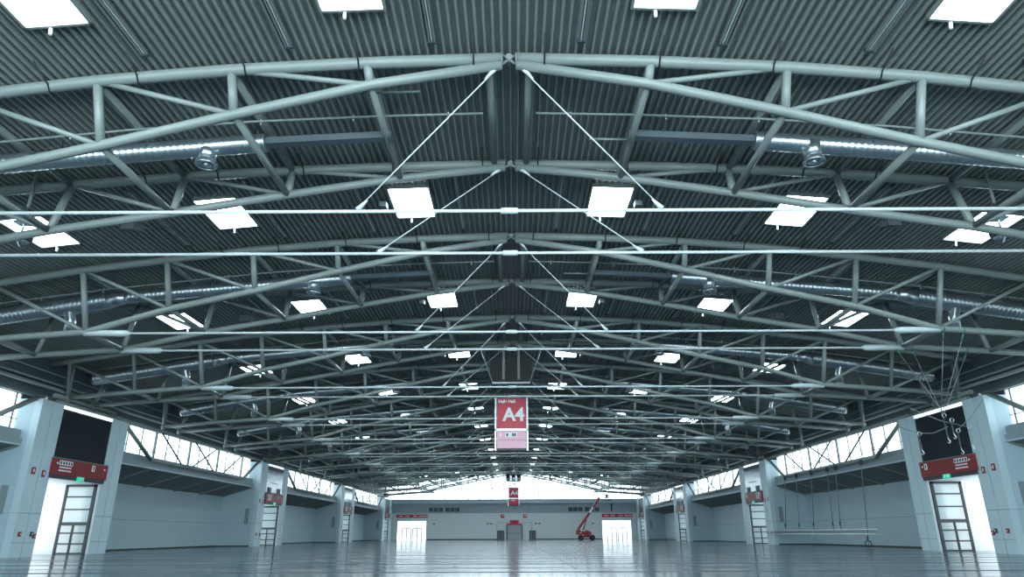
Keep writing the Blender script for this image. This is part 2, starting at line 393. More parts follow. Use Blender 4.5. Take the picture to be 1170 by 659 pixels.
# portal gates in the side walls: lit openings and framed glass leaves
dn = 0
for sd in (-1, 1):
    for k, (a, b_) in enumerate(TOW):
        dn += 1; o0, o1 = a + 2.3, a + 8.5
        op = MB().box((sd*(RX - .1), o0, 0), (sd*RX, o1, R(3.75))).build('door_%d' % dn, 'portal_glass')
        struct(op, f'bright outer glazing of portal {k + 1} on the {SIDE[sd]}')
        xi, xo, yl = 31.58, 33.9, o1 - .3
        fr = MB(); zt = R(3.67)
        def P(x0, x1, z0, z1, t=.05): fr.box((sd*x0, yl - t, z0), (sd*x1, yl + t, z1))
        P(xi, xi + .2, 0, zt, .08); P(xo - .16, xo, 0, zt, .08); P(xi, xo, zt - .16, zt, .08)
        zm = R(.85); P(xi, xo, zm - .12, zm + .12)
        for z in (R(1.87), R(2.78)): P(xi, xo, z - .05, z + .05)
        P((xi+xo)/2 + .0, (xi+xo)/2 + .12, 0, zm, .07)
        for z in (.06, R(-.55), R(.2)): P(xi, xo, z - .05, z + .05)
        lf = fr.build('frame', 'dark')
        root = thing('glass_door', f'dark framed glass door standing in the {nth(k, 3)} {SIDE[sd]} portal', 'door', (sd*32.7, yl, 0), 0, 'glass doors of the side portals')
        lf.parent = root; lf.location = (-sd*32.7, -yl, 0)
        gp = MB().box((sd*(xi+.05), yl - .008, .05), (sd*(xo-.05), yl + .008, zt - .05)).build('glass_pane', 'doorglass', root, (-sd*32.7, -yl, 0))
        hd = MB(); xm = (xi+xo)/2
        for e in (-.13, .25): hd.tube([(sd*(xm+e) - sd*32.7, -.07, 1.0), (sd*(xm+e) - sd*32.7, -.14, 1.0), (sd*(xm+e) - sd*32.7, -.14, 1.3), (sd*(xm+e) - sd*32.7, -.07, 1.3)], .02, 6)
        hd.build('handle', 'galv', root)

# ------------------------------------------------------------------ TWIN TRUSSES
YC = GAP / 2; ZREF = R(9.35); TL = .343
def fy(s, z):                                   # y of a point of frame s (-1 near, +1 far), relative to the pair's middle
    return s * (YC - (R(14.7) - z) * TL)
def make_pair():
    root = thing('twin_truss', '', 'roof truss', (0, 0, 0))
    def L(x, s, z): return (x, fy(s, z), z - ZREF)
    TX = [-x for x in reversed(XT[1:8])] + XT[:8]
    for s in (-1, 1):
        for h in (-1, 1):
            MB().tube([L(h*x, s, ztop(x)) for x in [.24] + XT[1:8] + [33.0]], .20, 12).build('top_chord', 'steel', root)
            MB().tube([L(h*x, s, zbot(x)) for x in [.24] + XB[1:]], .17, 12).build('bottom_chord', 'steel', root)
            for k in range(1, 7):
                x = XT[k]; xb = XB[k]; MB().tube([L(h*x, s, ztop(x)), L(h*xb, s, zbot(xb))], .15 if k < 6 else .13, 10).build('post', 'steel', root)
                if k > 0: MB().tube([L(h*XT[k+1], s, ztop(XT[k+1])), L(h*xb, s, zbot(xb))], .095, 8).build('diagonal_brace', 'steel', root)
            # paired props from the support bearing up to the top chord
            for e in (-.28, .28):
                MB().tube([L(h*31.9, s, zbot(31.9)), (h*31.6, fy(s, ztop(31.9)) + e, ztop(31.9) - ZREF)], .13, 10).build('support_prop', 'steel', root)
            bj = MB(); bj.ball(L(h*31.9, s, zbot(31.9)), .23); p = L(h*31.9, s, zbot(31.9)); bj.tube([p, (p[0], p[1] + s*.0, R(9.02) - ZREF)], [.13, .17], 10)
            bj.build('bearing', 'steel', root)
            # tie anchor arm from node 5
            za = R(9.95)
            MB().tube([L(h*22.3, s, za + .03), L(h*20.15, s, za), L(h*19.9, s, za)], [.17, .17, .05], 10).build('tie_anchor', 'anchor', root)
            # hanger from the apex to the tie
            za = R(9.95)
            hb = MB(); hb.tube([L(h*.42, s, R(14.35)), L(h*4.95, s, za + .1)], .022, 8)
            hb.tube([L(h*.42, s, R(14.40)), L(h*.80, s, R(14.03))], [.09, .03], 8); hb.tube([L(h*4.65, s, za + .35), L(h*4.98, s, za + .05)], [.03, .10], 8)
            hb.build('tie_hanger', 'tie', root)
            for x in (1.15, 4.9, 8.6, 12.1, 15.0):
                z1 = ztop(x); y1 = fy(s, z1)
                MB().tube([(h*x, y1 - 1.0, z1 + .22 - ZREF), (h*x, y1 - .22, z1 - .05 - ZREF), (h*x, y1 - .05, z1 - .24 - ZREF), (h*x, y1 + .15, z1 - .25 - ZREF)], .028, 6).build('suspension_cable', 'cable', root)
        za = R(9.95)
        MB().tube([L(-19.95, s, za), L(19.95, s, za)], .058, 10).build('tie_rod', 'tie', root)
        MB().tube([L(-.30, s, za), L(-.25, s, za), L(.25, s, za), L(.30, s, za)], [.06, .105, .105, .06], 12).build('tie_coupler', 'tie', root)
        j = MB()
        for h in (-1, 1): j.tube([L(h*.25, s, R(14.64)), L(h*.21, s, R(14.64))], .25, 14); j.tube([L(h*.22, s, R(14.78)), L(0, s, R(14.66)), L(h*.22, s, R(14.5))], .06, 8)
        c = L(0, s, R(14.66)); j.tube([(0, c[1]-.16, c[2]), (0, c[1]+.16, c[2])], .11, 12)
        j.build('apex_joint', 'steel', root)
    for h in (-1, 1):
        for k in range(1, 7):
            x = XT[k]
            xb = XB[k]; MB().tube([L(h*xb, -1, zbot(xb)), L(h*xb, 1, zbot(xb))], .13, 10).build('bottom_strut', 'steel', root)
            MB().tube([L(h*x, -1, ztop(x) - .02), L(h*x, 1, ztop(x) - .02)], .13, 10).build('top_strut', 'steel', root)
        MB().tube([L(h*.66, -1, ztop(.66)), L(h*.66, 1, ztop(.66))], .12, 10).build('top_strut', 'steel', root)
    return root
pair = make_pair()
for i in range(NP):
    o = pair if i == 0 else dup(pair)
    o.location = (0, Y0 + YC + PER*i, ZREF)
    o['label'] = f'grey green tubular twin truss spanning the hall, {nth(i, NP-1)} counting from the camera'
    o['group'] = 'twin trusses carrying the roof'

# edge trusses before the clerestory windows, and the beams over the portals
def make_edge(sd):
    root = thing('edge_truss', '', 'truss', (0, 0, 0)); T, B = R(8.92) - R(6.3), 0
    MB().tube([(0, -1.6, T), (0, 33.3, T)], .15, 10).build('top_chord', 'steel', root)
    MB().tube([(0, 5.3, B), (0, 27, B)], .15, 10).build('bottom_chord', 'steel', root)
    for a, c in ((-.3, 5.3), (32.0, 27.0)): MB().tube([(0, a, T), (0, c, B)], .17, 10).build('end_brace', 'steel', root)
    for a, c in ((6.3, 11.5), (13.3, 18.9), (19.2, 13.2), (26.1, 20.9)): MB().tube([(0, a, T), (0, c, B)], .075, 8).build('diagonal_brace', 'dark', root)
    return root
for sd in (-1, 1):
    e0 = make_edge(sd)
    for k, a in enumerate([14.0, 56.5, 99.0, 141.5]):
        o = e0 if k == 0 else dup(e0)
        o.location = (sd*31.95, a, R(6.3))
        o['label'] = f'{nth(k, 3)} edge truss along the {SIDE[sd]} clerestory windows'.replace('nearest edge', 'nearest grey edge'); o['group'] = 'edge trusses along the side walls'
    for k, (a, b_) in enumerate(TOW):
        r = thing('portal_beam', f'grey tubes over the {nth(k, 3)} portal on the {SIDE[sd]}', 'beam', (sd*31.95, a, R(8.7)), 0, 'tube beams over the portals')
        MB().tube([(0, 1.7, .55), (0, 9.2, .55)], .17, 10).build('upper_tube', 'steel', r)
        MB().tube([(-sd*.25, 1.7, .12), (-sd*.25, 9.2, .12)], .15, 10).build('lower_tube', 'steel', r)
        ye = b_ if k < 3 else a + 10.8
        MB().box((-sd*.1, .4, 0), (sd*.5, ye - a - .4, .0 + .03)).build('cap_plate', 'dark', r)
    for j, (x, z) in enumerate(((32.3, 9.75), (32.6, 10.2), (32.75, 10.9))):
        tag(MB().tube([(0, 14, 0), (0, 184, 0)], (.12, .08, .06)[j], 8).build('service_pipe', 'steel', None, (sd*x, 0, R(z))),
            f'{("lowest", "middle", "highest")[j]} of three long pipes above the {SIDE[sd]} windows', 'pipe', 'long service pipes above the side windows')

# ------------------------------------------------------------------ SKYLIGHTS
def make_sky():
    root = thing('skylight', '', 'skylight')
    f = MB(); w2, l2 = 1.0, 1.58
    f.box((-w2, -l2, -.10), (-w2+.09, l2, .16)); f.box((w2-.09, -l2, -.10), (w2, l2, .16)); f.box((-w2, -l2, -.10), (w2, -l2+.09, .16)); f.box((-w2, l2-.09, -.10), (w2, l2, .16))
    f.build('frame', 'deck', root)
    MB().box((-w2+.08, -l2+.08, -.03), (w2-.08, l2-.08, .0)).build('pane', 'skyglass', root)
    MB().tube([(-.25, l2 + .02, 0), (-.25, l2 + .02, -.32)], .05, 8).build('opener', 'white', root)
    return root
proto = make_sky(); first = True
cols = ((-21.9, 'outer left'), (-13.35, 'middle left'), (-4.65, 'inner left'), (4.65, 'inner right'), (13.35, 'middle right'), (21.9, 'outer right'))
for i in range(NP):
    y = 14.88 + PER*i
    for x, cn in cols:
        if i == 0 and abs(x) > 20: continue
        o = proto if first else dup(proto); first = False
        sl = math.atan2(zroof(abs(x) + 1) - zroof(abs(x) - 1), 2) * (1 if x > 0 else -1)
        o.location = (x, y, zroof(x) - .02); o.rotation_euler = (0, -sl, 0)
        o['label'] = f'bright white skylight, {cn} column, {nth(i, NP-1)} row from the camera'; o['group'] = 'skylights in the roof'

# silver channels on the deck between the trusses
fx = True
def make_ch():
    root = thing('roof_channel', '', 'channel'); b = MB()
    b.box((-.10, -2.95, 0), (-.06, 2.95, .10)); b.box((.06, -2.95, 0), (.10, 2.95, .10)); b.box((-.10, -2.95, .08), (.10, 2.95, .12)); b.build('rail', 'steel', root)
    MB().box((-.015, -2.9, .02), (.015, 2.9, .08)).build('tube', 'white', root)
    MB().box((-.15, 2.9, -.03), (.15, 2.98, .1)).build('end_bracket', 'dark', root)
    return root
ch = make_ch(); first = True
cn = {-16.45: 'fourth left', -11.55: 'third left', -7.0: 'second left', -2.45: 'innermost left', 2.3: 'innermost right', 6.8: 'second right', 11.4: 'third right', 16.3: 'fourth right'}
for i in range(6):
    for x in cn:
        o = ch if first else dup(ch); first = False
        sl = math.atan2(zroof(abs(x) + .5) - zroof(abs(x) - .5), 1) * (1 if x > 0 else -1)
        o.location = (x, 14.95 + PER*i, zroof(x) - .12); o.rotation_euler = (0, -sl, 0)
        o['label'] = f'silver roof channel, {cn[x]} of its row, {nth(i, 99)} row from the camera'; o['group'] = 'silver channels under the deck'

# small lamps beside the inner skylights, loudspeakers beside the outer ones
def make_flood():
    r = thing('floodlight', '', 'lamp'); MB().box((-.16, -.2, -.42), (.16, .2, -.16)).build('housing', 'grey', r)
    MB().box((-.03, -.03, -.18), (.03, .03, .14)).build('bracket', 'dark', r); MB().box((.16, -.16, -.4), (.18, .16, -.2)).build('lens', 'white', r); return r
def make_spk():
    r = thing('loudspeaker', '', 'speaker'); b = MB()
    b.add([(-.35,-.3,-.95),(.35,-.3,-.95),(.42,.3,-.75),(-.42,.3,-.75),(-.35,-.3,-.45),(.35,-.3,-.45),(.42,.3,-.4),(-.42,.3,-.4)], [(0,3,2,1),(4,5,6,7),(0,1,5,4),(1,2,6,5),(2,3,7,6),(3,0,4,7)])
    b.build('cabinet', 'dark', r); MB().box((-.3, -.32, -.9), (.3, -.3, -.5)).build('grille', 'grey', r)
    m_ = MB(); m_.tube([(-.3, 0, -.42), (-.3, 0, .1)], .02, 6); m_.tube([(.3, 0, -.42), (.3, 0, .1)], .02, 6); m_.build('bracket', 'dark', r); return r
fl = make_flood(); sp = make_spk(); ff = True
for i in range(1, 4):
    for sd in (-1, 1):
        o = fl if ff else dup(fl); o.location = (sd*5.95, 14.6 + PER*i, zroof(5.9)); o.rotation_euler = (0, 0, 0 if sd < 0 else math.pi)
        o['label'] = f'small grey floodlight beside the inner {SIDE[sd]} skylight, {nth(i, 99)} row from the camera'; o['group'] = 'floodlights beside the skylights'
        o2 = sp if ff else dup(sp); ff = False; o2.location = (sd*17.3, 14.2 + PER*i, zroof(17.3) + .02)
        o2['label'] = f'black loudspeaker under the {SIDE[sd]} roof slope, {nth(i, 99)} skylight row'; o2['group'] = 'loudspeakers under the roof deck'

# ------------------------------------------------------------------ DUCTS AND PIPES INSIDE EACH PAIR
def ridged(b, pts, r, step=.22):
    # tube with raised spiral seams
    P_ = []; Rr = []
    for a, c in zip(pts[:-1], pts[1:]):
        a = Vector(a); c = Vector(c); n = max(1, int((c - a).length / step))
        for j in range(n):
            t = j / n; P_ += [a.lerp(c, t), a.lerp(c, t + .12/n), a.lerp(c, t + .3/n)]; Rr += [r, r + .012, r]
    P_.append(Vector(pts[-1])); Rr.append(r); return b.tube(P_, Rr, 16)
def make_duct():
    r = thing('ventilation_duct', '', 'duct')
    D = lambda x: R(interp(x, [0, 9, 15.5, 19, 21.5, 22.5, 27.6, 31.5], [13.9, 13.66, 13.10, 12.78, 12.55, 12.4, 11.62, 11.0]))
    xs1 = [9, 12, 15.5, 19, 21.5]
    ridged(MB(), [(x, 0, D(x)) for x in xs1], .345).build('duct_pipe', 'galv', r)
    MB().tube([(21.5, 0, D(21.5)), (21.9, 0, D(21.9)), (22.5, 0, D(22.5))], [.35, .37, .50], 16).build('reducer', 'galv', r)
    ridged(MB(), [(x, 0, D(x)) for x in (22.5, 25, 27.6, 31.3)], .50).build('main_pipe', 'galv', r)
    b = MB(); x = 11.1; z = D(x)
    b.tube([(x, -.05, z+.05), (x, 0, z-.30), (x, 0, z-.55)], [.36, .34, .29], 16); b.build('outlet', 'galv', r)
    df = MB(); df.tube([(x, 0, z-.52), (x, 0, z-.62), (x, 0, z-.74)], [.29, .40, .38], 20, False); df.ring((x, 0, z-.74), .36, .04, 'Z'); df.ring((x, 0, z-.72), .22, .03, 'Z'); df.ball((x, 0, z-.7), .12)
    df.build('diffuser', 'galv', r)
    b = MB(); x = 24.5; z = D(x); b.tube([(x, 0, z), (x+.05, 0, z-.5), (x-.1, 0, z-.85), (x-.15, 0, z-1.6)], [.28, .28, .27, .27], 14); b.build('drop_outlet', 'galv', r)
    b = MB(); b.box((4.4, -.22, D(4.4)-.12), (4.42, .22, D(4.4)+.12)); b.bar((4.4, 0, R(13.92)), (9.0, 0, D(9)), .34, .26); b.build('trunking', 'darkblue', r)
    for x in (9.6, 13.2, 16.8, 20.4, 24, 28):
        rr = .35 if x < 22 else .51
        for e in (-1, 1): MB().tube([(x, e*rr, D(x)), (x, e*rr, zroof(x) + .02)], .015, 5).build('hanger', 'dark', r)
    return r
dpos = make_duct(); first = True
for i in range(NP - 2):
    for sd in (1, -1):
        o = dpos if first else dup(dpos); first = False
        o.location = (0, Y0 + YC + PER*i, 0); o.rotation_euler = (0, 0, 0 if sd > 0 else math.pi)
        o['label'] = f'silver spiral ventilation duct, {SIDE[sd]} half of the {nth(i, NP-1)} twin truss'; o['group'] = 'spiral ducts inside the twin trusses'
def make_pipe():
    r = thing('sprinkler_pipe', '', 'pipe'); pts = [(x, 0, ztop(x) - .42) for x in (.95, 4.65, 9.1, 13.5, 18, 22.4, 27.2, 31)]
    MB().tube(pts, .045, 8).build('pipe', 'steel', r)
    s_ = MB()
    for x in (2.2, 5.6, 8.9, 12.3, 15.6, 19, 22.3, 25.6): z = ztop(x) - .42; s_.tube([(x, 0, z), (x, 0, z + .2)], .02, 6); s_.tube([(x, 0, z-.04), (x, 0, z-.16)], .035, 6)
    s_.build('sprinkler_head', 'galv', r)
    MB().tube([(3.0, 1.5, ztop(3) - .5), (4.9, 1.5, ztop(4.9) - .5)], .05, 8).build('spur_pipe', 'steel', r)
    return r
pp = make_pipe(); first = True
for i in range(NP - 3):
    for sd in (1, -1):
        o = pp if first else dup(pp); first = False
        o.location = (0, Y0 + 2.45 + PER*i, 0); o.rotation_euler = (0, 0, 0 if sd > 0 else math.pi)
        if sd < 0: o.location = (0, Y0 + 2.45 + PER*i, 0)
        o['label'] = f'thin grey sprinkler pipe, {SIDE[sd]} half of the {nth(i, NP-1)} twin truss'; o['group'] = 'sprinkler pipes under the roof'

# spotlights on drop poles, one each side
for sd in (-1, 1):
    r = thing('pole_spotlight', f'grey spotlight hanging on a drop pole by the {SIDE[sd]} picture edge', 'lamp', (sd*19.2, 24.5, R(13.8)), 0, 'spotlights on drop poles')
    MB().tube([(0, 0, .1), (0, 0, -1.5)], .06, 8).build('pole', 'steel', r)
    MB().tube([(0, 0, -1.5), (0, 0, -2.75)], .045, 8).build('inner_pole', 'galv', r)
    MB().box((-.28, -.22, -2.22), (.28, .22, -2.14)).build('bracket', 'galv', r)
    MB().tube([(0, -.1, -2.7), (0, .18, -2.85), (0, .30, -2.92)], [.17, .22, .24], 14).build('lamp_head', 'galv', r)
    MB().tube([(-sd*.1, -.1, -2.75), (-sd*.55, -.15, -2.95)], [.07, .12], 12).build('side_lamp', 'dark', r)
    MB().ring((0, .3, -2.92), .22, .03).build('lamp_rim', 'dark', r)

# ------------------------------------------------------------------ HANGING HALL SIGNS
for k, Y in enumerate((55.0, 165.0)):
    g = thing('roof_gantry', ('wide' if k == 0 else 'far') + ' grey gantry frame under the roof ridge holding the ' + ('near' if k == 0 else 'far') + ' hall sign', 'frame', (-.12, Y, R(11.6)), 0, 'roof gantries holding hall signs')
    MB().tube([(-1.55, 0, 0), (1.55, 0, 0)], .085, 10).build('cross_bar', 'tie', g)
    for s in (-1, 1): MB().tube([(s*1.5, 0, 0), (s*2.6, .1, 3.2)], .06, 8).build('side_strut', 'steel', g)
    for x in (-1.35, -.1, 1.15):
        q = MB(); q.box((x - .38, .3, .25), (x + .58, 1.1, 2.1)); q.build('fan_box', 'cable', g)
    for s in (-1, 1): MB().box((s*.62 - .10, .1, .3), (s*.62 + .10, .2, 3.2)).build('upright', 'steel', g)
    bt = MB(); bt.box((-1.7, .2, .08), (1.7, 1.2, .22)); bt.build('tray', 'cable', g)
    s0 = thing('hall_sign', ('large near' if k == 0 else 'small distant') + ' red hanging sign reading A4' + (' with backlit lower panel painted pale pink' if k == 0 else ' before the far gable window'), 'sign', (-.1, Y, R(6.2)), 0, 'hanging hall signs')
    W2 = 1.36
    up = MB().box((-W2 + .22, -.12, 1.72), (W2 - .22, .12, 4.12)).build('upper_panel', 'red', s0)
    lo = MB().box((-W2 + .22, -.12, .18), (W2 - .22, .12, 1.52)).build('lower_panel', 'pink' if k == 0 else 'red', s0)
    lo['label'] = 'red lower panel, backlight painted as pale pink' if k == 0 else 'red lower panel'
    fr = MB()
    for s in (-1, 1): fr.box((s*(W2-.10) - .06, -.16, 0), (s*(W2-.10) + .06, .16, 4.15))
    fr.box((-W2+.05, -.16, 1.54), (W2-.05, .16, 1.70)); fr.build('frame', 'galv', s0)
    MB().box((-W2+.15, -.14, 0), (W2-.15, .14, .17)).build('base_rail', 'dark', s0)
    text('lettering', 'Halle Hall', .34, 'white', s0, (-1.04, -.135, 3.86), align='LEFT', bold=.012)
    text('hall_number', 'A4', 1.45, 'white', s0, (.18, -.135, 2.78), bold=.045)
    pk = MB()
    for x in (-.40, .05, .22): pk.box((x, -.14, 1.10), (x + .13, -.12, 1.34))
    pk.box((-.42, -.135, 1.05), (-.20, -.12, 1.40)) if False else None
    pk.build('pictogram', 'dark', s0)
    wp = MB(); wp.box((-.48, -.13, 1.04), (.46, -.12, 1.40)); wp.box((-.92, -.13, 1.12), (-.78, -.12, 1.36)); wp.build('pictogram_field', 'white', s0)
    MB().box((-W2+.24, -.13, .80), (W2-.24, -.12, .82)).build('seam', 'wine', s0)
    for s in (-1, 1): MB().tube([(s*1.22, 0, 4.15), (s*1.22, 0, 5.4)], .02, 6).build('suspension_wire', 'dark', s0)

# ------------------------------------------------------------------ PORTAL FURNITURE
def picto(b, y, z, s, dy): pass
for sd in (-1, 1):
    for k, (a, b_) in enumerate(TOW):
        o0, o1 = a + 2.3, a + 8.5; nmk = nth(k, 3); X = sd*(WX + .02)
        rz = math.pi/2 if sd < 0 else -math.pi/2         # front of the panel faces the hall
        Lh = o1 - o0; mid = (o0 + o1)/2
        # local frame: x along the wall, -y towards the hall
        lv = thing('portal_screen', '', 'screen', (X, mid, R(5.1)), rz)
        if k in (0, 3):
            lv['label'] = f'dark slatted screen above the {nmk} {SIDE[sd]} portal sign'
            q = MB(); n = 34
            for j in range(n): z = 3.35 * j / n; q.add([(-Lh/2, -.02, z), (Lh/2, -.02, z), (Lh/2, .06, z + .09), (-Lh/2, .06, z + .09)], [(0, 1, 2, 3)]); 
            q.build('slats', 'slat', lv); MB().box((-Lh/2, .06, 0), (Lh/2, .12, 3.35)).build('backing', 'dark', lv)
        else:
            lv['label'] = f'blue glass screen with painted reflections above the {nmk} {SIDE[sd]} portal sign'
            gm = M.get('painted_reflection')
            if gm is None:
                gm = M['painted_reflection'] = mat('glass_painted_reflection', (0.30, 0.40, 0.46), .12, noise=.6, nscale=1.6, bump=.6)  # daylight reflections painted into the glass colour as mottling
            MB().box((-Lh/2, -.02, 0), (Lh/2, .06, 2.85)).build('glass', gm, lv)
            q = MB(); q.box((-Lh/2, -.06, 2.85), (Lh/2, .06, 3.35)); q.box((-1.6, -.05, 1.25), (1.2, -.01, 1.34)); q.box((-Lh/2, -.05, 0), (Lh/2, -.01, .12)); q.build('frame', 'dark', lv)
            q = MB()
            for e in (-1.9, 1.7): q.box((e - .55, -.12, .12), (e + .55, -.02, .72))
            q.build('wall_unit', 'darkblue', lv)
        lv['group'] = 'screens above the portal signs'
        so = MB().box((sd*(WX+.1), o0, R(8.46)), (sd*(WX+.14), o1, R(8.66))).build('slit_window', 'window'); tag(so, f'narrow bright slit window over the {nmk} {SIDE[sd]} portal', 'window', 'slit windows over the portals')
        # red direction sign
        ds = thing('direction_sign', f'dark red direction sign over the {nmk} {SIDE[sd]} portal door', 'sign', (sd*(WX - .12), mid, R(3.92)), rz, 'red direction signs over the portals')
        MB().box((-Lh/2 - .15, -.06, .06), (Lh/2 + .25, .1, 1.12)).build('panel', 'wine', ds)
        MB().box((-Lh/2 - .15, -.07, 1.12), (Lh/2 + .25, .1, 1.2)).build('top_rail', 'grey', ds)
        MB().box((-Lh/2 - .1, -.02, -.18), (Lh/2 + .1, .14, .06)).build('lintel', 'dark', ds)
        near = -1 if sd < 0 else 1                        # local x side nearer to the camera
        def bx(c, w_, z, h_, m_, nme, dy=.0):
            return MB().box((c - w_/2, -.075 - dy, z - h_/2), (c + w_/2, -.06, z + h_/2)).build(nme, m_, ds)
        c0 = near * 1.85
        bx(c0, 1.5, .87, .30, 'white', 'pictogram_strip')
        for j in range(5): bx(c0 - .6 + .3*j, .17, .87, .2, 'dark', 'pictogram', .008)
        for z, wd in ((.57, 1.35), (.36, 1.45)):
            x = c0 - wd/2; random.seed(7)
            wb = MB()
            while x < c0 + wd/2:
                wl_ = random.choice((.07, .1, .14)); wb.box((x, -.07, z - .05), (min(x + wl_, c0 + wd/2), -.06, z + .05)); x += wl_ + .035
            wb.build('small_lettering', 'white', ds)
        c1 = -near * (1.45 if k < 4 else 1.4)
        if sd > 0: c1 = -near * 2.45
        bx(c1, .36, .8, .42, 'white', 'pictogram_strip'); bx(c1, .14, .8, .3, 'dark', 'pictogram', .008)
        for e, dr in ((near*2.85, near), (-near*2.95, -near)):
            MB().poly([(e - dr*.12, -.062, .9), (e + dr*.12, -.062, .9) if False else (e - dr*.12, -.062, .74), (e + dr*.12, -.062, .82)], (0, -.012, 0)).build('arrow', 'white', ds)
        ex = thing('exit_sign', f'small green exit sign under the {nmk} {SIDE[sd]} direction sign', 'sign', (sd*(WX - .19), mid + .1, R(3.7)), rz, 'green exit signs')
        MB().box((-.38, -.05, -.02), (.38, .05, .30)).build('light_box', 'exit', ex)
        MB().box((.08, -.06, .04), (.34, -.05, .24)).build('door_symbol', 'white', ex)
        q = MB(); q.ball((-.12, -.055, .21), .03, 8); q.bar((-.12, -.055, .18), (-.18, -.055, .10), .05, .02); q.bar((-.18, -.055, .10), (-.26, -.055, .05), .03, .02); q.bar((-.16, -.055, .10), (-.06, -.055, .04), .03, .02); q.build('running_figure', 'white', ex)
        # alarm and hydrant plates, switches (near towers only show them)
        if k < 2:
            for j, (dy, z, w_) in enumerate(((.55, 4.05, .34), (1.6, 3.95, .3))):
                t_ = thing('fire_plate', f'small red fire sign on the {nmk} {SIDE[sd]} pilaster, ' + ('outer' if j == 0 else 'inner'), 'sign', (sd*(WX - .02), a + dy, R(z)), rz, 'red fire signs on the pilasters')
                MB().box((-w_/2, -.03, -.22), (w_/2, .015, .22)).build('plate', 'wine', t_); MB().box((-w_/6, -.04, -.1), (w_/6, -.03, .12)).build('symbol', 'white', t_)
            for j, (dy, z, m_) in enumerate(((.55, .12, 'wine'), (1.7, .12, 'dark'), (2.0, .0, 'wine'))):
                t_ = thing('call_point', f'{("red", "black", "small red")[j]} call box low on the {nmk} {SIDE[sd]} pilaster', 'switch box', (sd*(WX - .02), a + dy, R(z)), rz, 'call boxes on the pilasters')
                MB().box((-.11, -.08, -.14), (.11, .015, .14)).build('housing', m_, t_); MB().ball((0, -.09, 0), .045, 8).build('button', 'white', t_)
        jl = thing('wall_lamp', f'small white lamp on top of the {nmk} {SIDE[sd]} tower pilaster', 'lamp', (sd*(WX + .35), a + .7, R(8.7)), 0, 'lamps on the tower tops')
        MB().ball((0, 0, .14), .13).build('lamp_globe', 'white', jl); MB().tube([(0, 0, 0), (0, 0, .08)], .06, 8).build('foot', 'dark', jl)

# ------------------------------------------------------------------ FAR WALL FURNITURE
def farpanel(x0, x1, z0, z1, m_, name, label, cat, group=None, y=YF - .12):
    r = thing(name, label, cat, ((x0+x1)/2, y, z0), 0, group); w_ = (x1-x0)/2
    MB().box((-w_, -.03, 0), (w_, .12, z1 - z0)).build('panel', m_, r); return r
for sd in (-1, 1):
    x0, x1 = (-30.4, -22.3) if sd < 0 else (22.6, 30.6)
    r = farpanel(x0, x1, R(4.12), R(4.95), 'red', 'gate_sign', f'long red sign over the {SIDE[sd]} gate of the far wall', 'sign', 'red signs over the far gates')
    random.seed(3)
    for c in (-2.9, -1.2, .8, 2.3, 3.4):
        q = MB(); x = c - .5
        while x < c + .5: q.box((x, -.05, .28), (x + .12, -.03, .55)); x += .18
        q.build('lettering', 'white', r)
    ex = thing('exit_sign', f'green exit sign under the far {SIDE[sd]} gate sign', 'sign', ((x0+x1)/2 - .3, YF - .08, R(3.62)), 0, 'green exit signs'); MB().box((-.4, -.05, 0), (.4, .08, .34)).build('light_box', 'exit', ex); MB().box((.1, -.06, .05), (.36, -.05, .27)).build('door_symbol', 'white', ex)
    for j, x0 in enumerate((-22.2, -17.9) if sd < 0 else (13.9, 18.2)):
        r = thing('louvre_window', f'dark louvred window high on the far wall, {("left", "right")[j]} one of the {SIDE[sd]} pair', 'window', (x0 + 1.95, YF - .05, R(5.45)), 0, 'louvred windows on the far wall')
        f_ = MB()
        for x in (-1.95, -.65, .65, 1.95): f_.box((x - .06, -.06, 0), (x + .06, .04, 1.25))
        f_.box((-1.95, -.06, 0), (1.95, .04, .08)); f_.box((-1.95, -.06, 1.17), (1.95, .04, 1.25)); f_.build('frame', 'pil', r)
        q = MB()
        for n_ in range(9): q.box((-1.9, -.03 + .0, .09 + n_*.12), (1.9, .03, .09 + n_*.12 + .07))
        q.build('louvre_blades', 'darkblue', r); MB().box((-1.9, .03, .05), (1.9, .04, 1.2)).build('backing', 'dark', r)
for i, x in enumerate((-3.0, 2.8)):
    r = farpanel(x - .48, x + .48, R(4.0), R(4.9), 'red', 'square_sign', f'small square red sign {("left", "right")[i]} above the roller shutter', 'sign', 'square red signs above the shutter')
    MB().box((-.1, -.05, .4), (.25, -.03, .75)).build('symbol', 'white', r)
r = thing('shutter_canopy', 'bright red stepped canopy box over the grey roller shutter', 'canopy', (.05, YF - .6, R(2.25)))
MB().box((-2.0, 0, 0), (2.0, .6, .38)).build('lower_box', 'red', r); MB().box((-1.1, -.05, .38), (1.1, .6, 1.2)).build('upper_box', 'red', r)
MB().box((-.5, -.07, .5), (.5, -.05, .9)).build('plate', 'wine', r)
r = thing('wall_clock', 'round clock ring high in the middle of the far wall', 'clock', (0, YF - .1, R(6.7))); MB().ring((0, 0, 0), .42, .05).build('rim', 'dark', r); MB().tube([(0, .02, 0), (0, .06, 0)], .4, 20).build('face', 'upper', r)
hb = MB(); hb.bar((0, -.01, 0), (0, -.01, .3), .04, .02, (0, 1, 0)); hb.bar((0, -.01, 0), (.18, -.01, .08), .04, .02, (0, 1, 0)); hb.build('hands', 'dark', r)
for i, x in enumerate((-20.6, -6.8, -5.9, 5.6, 6.5, 20.2)):
    r = thing('wall_vent', f'small black wall vent on the far wall, {ORD[i].replace("nearest", "first")} from the left', 'vent', (x, YF - .06, R(2.6)), 0, 'small black vents on the far wall')
    MB().box((-.3, -.03, -.13), (.3, .05, .13)).build('frame', 'dark', r)
    q = MB(); [q.box((-.26, -.05, z), (.26, -.03, z + .03)) for z in (-.09, -.02, .05)]; q.build('slats', 'grey', r)
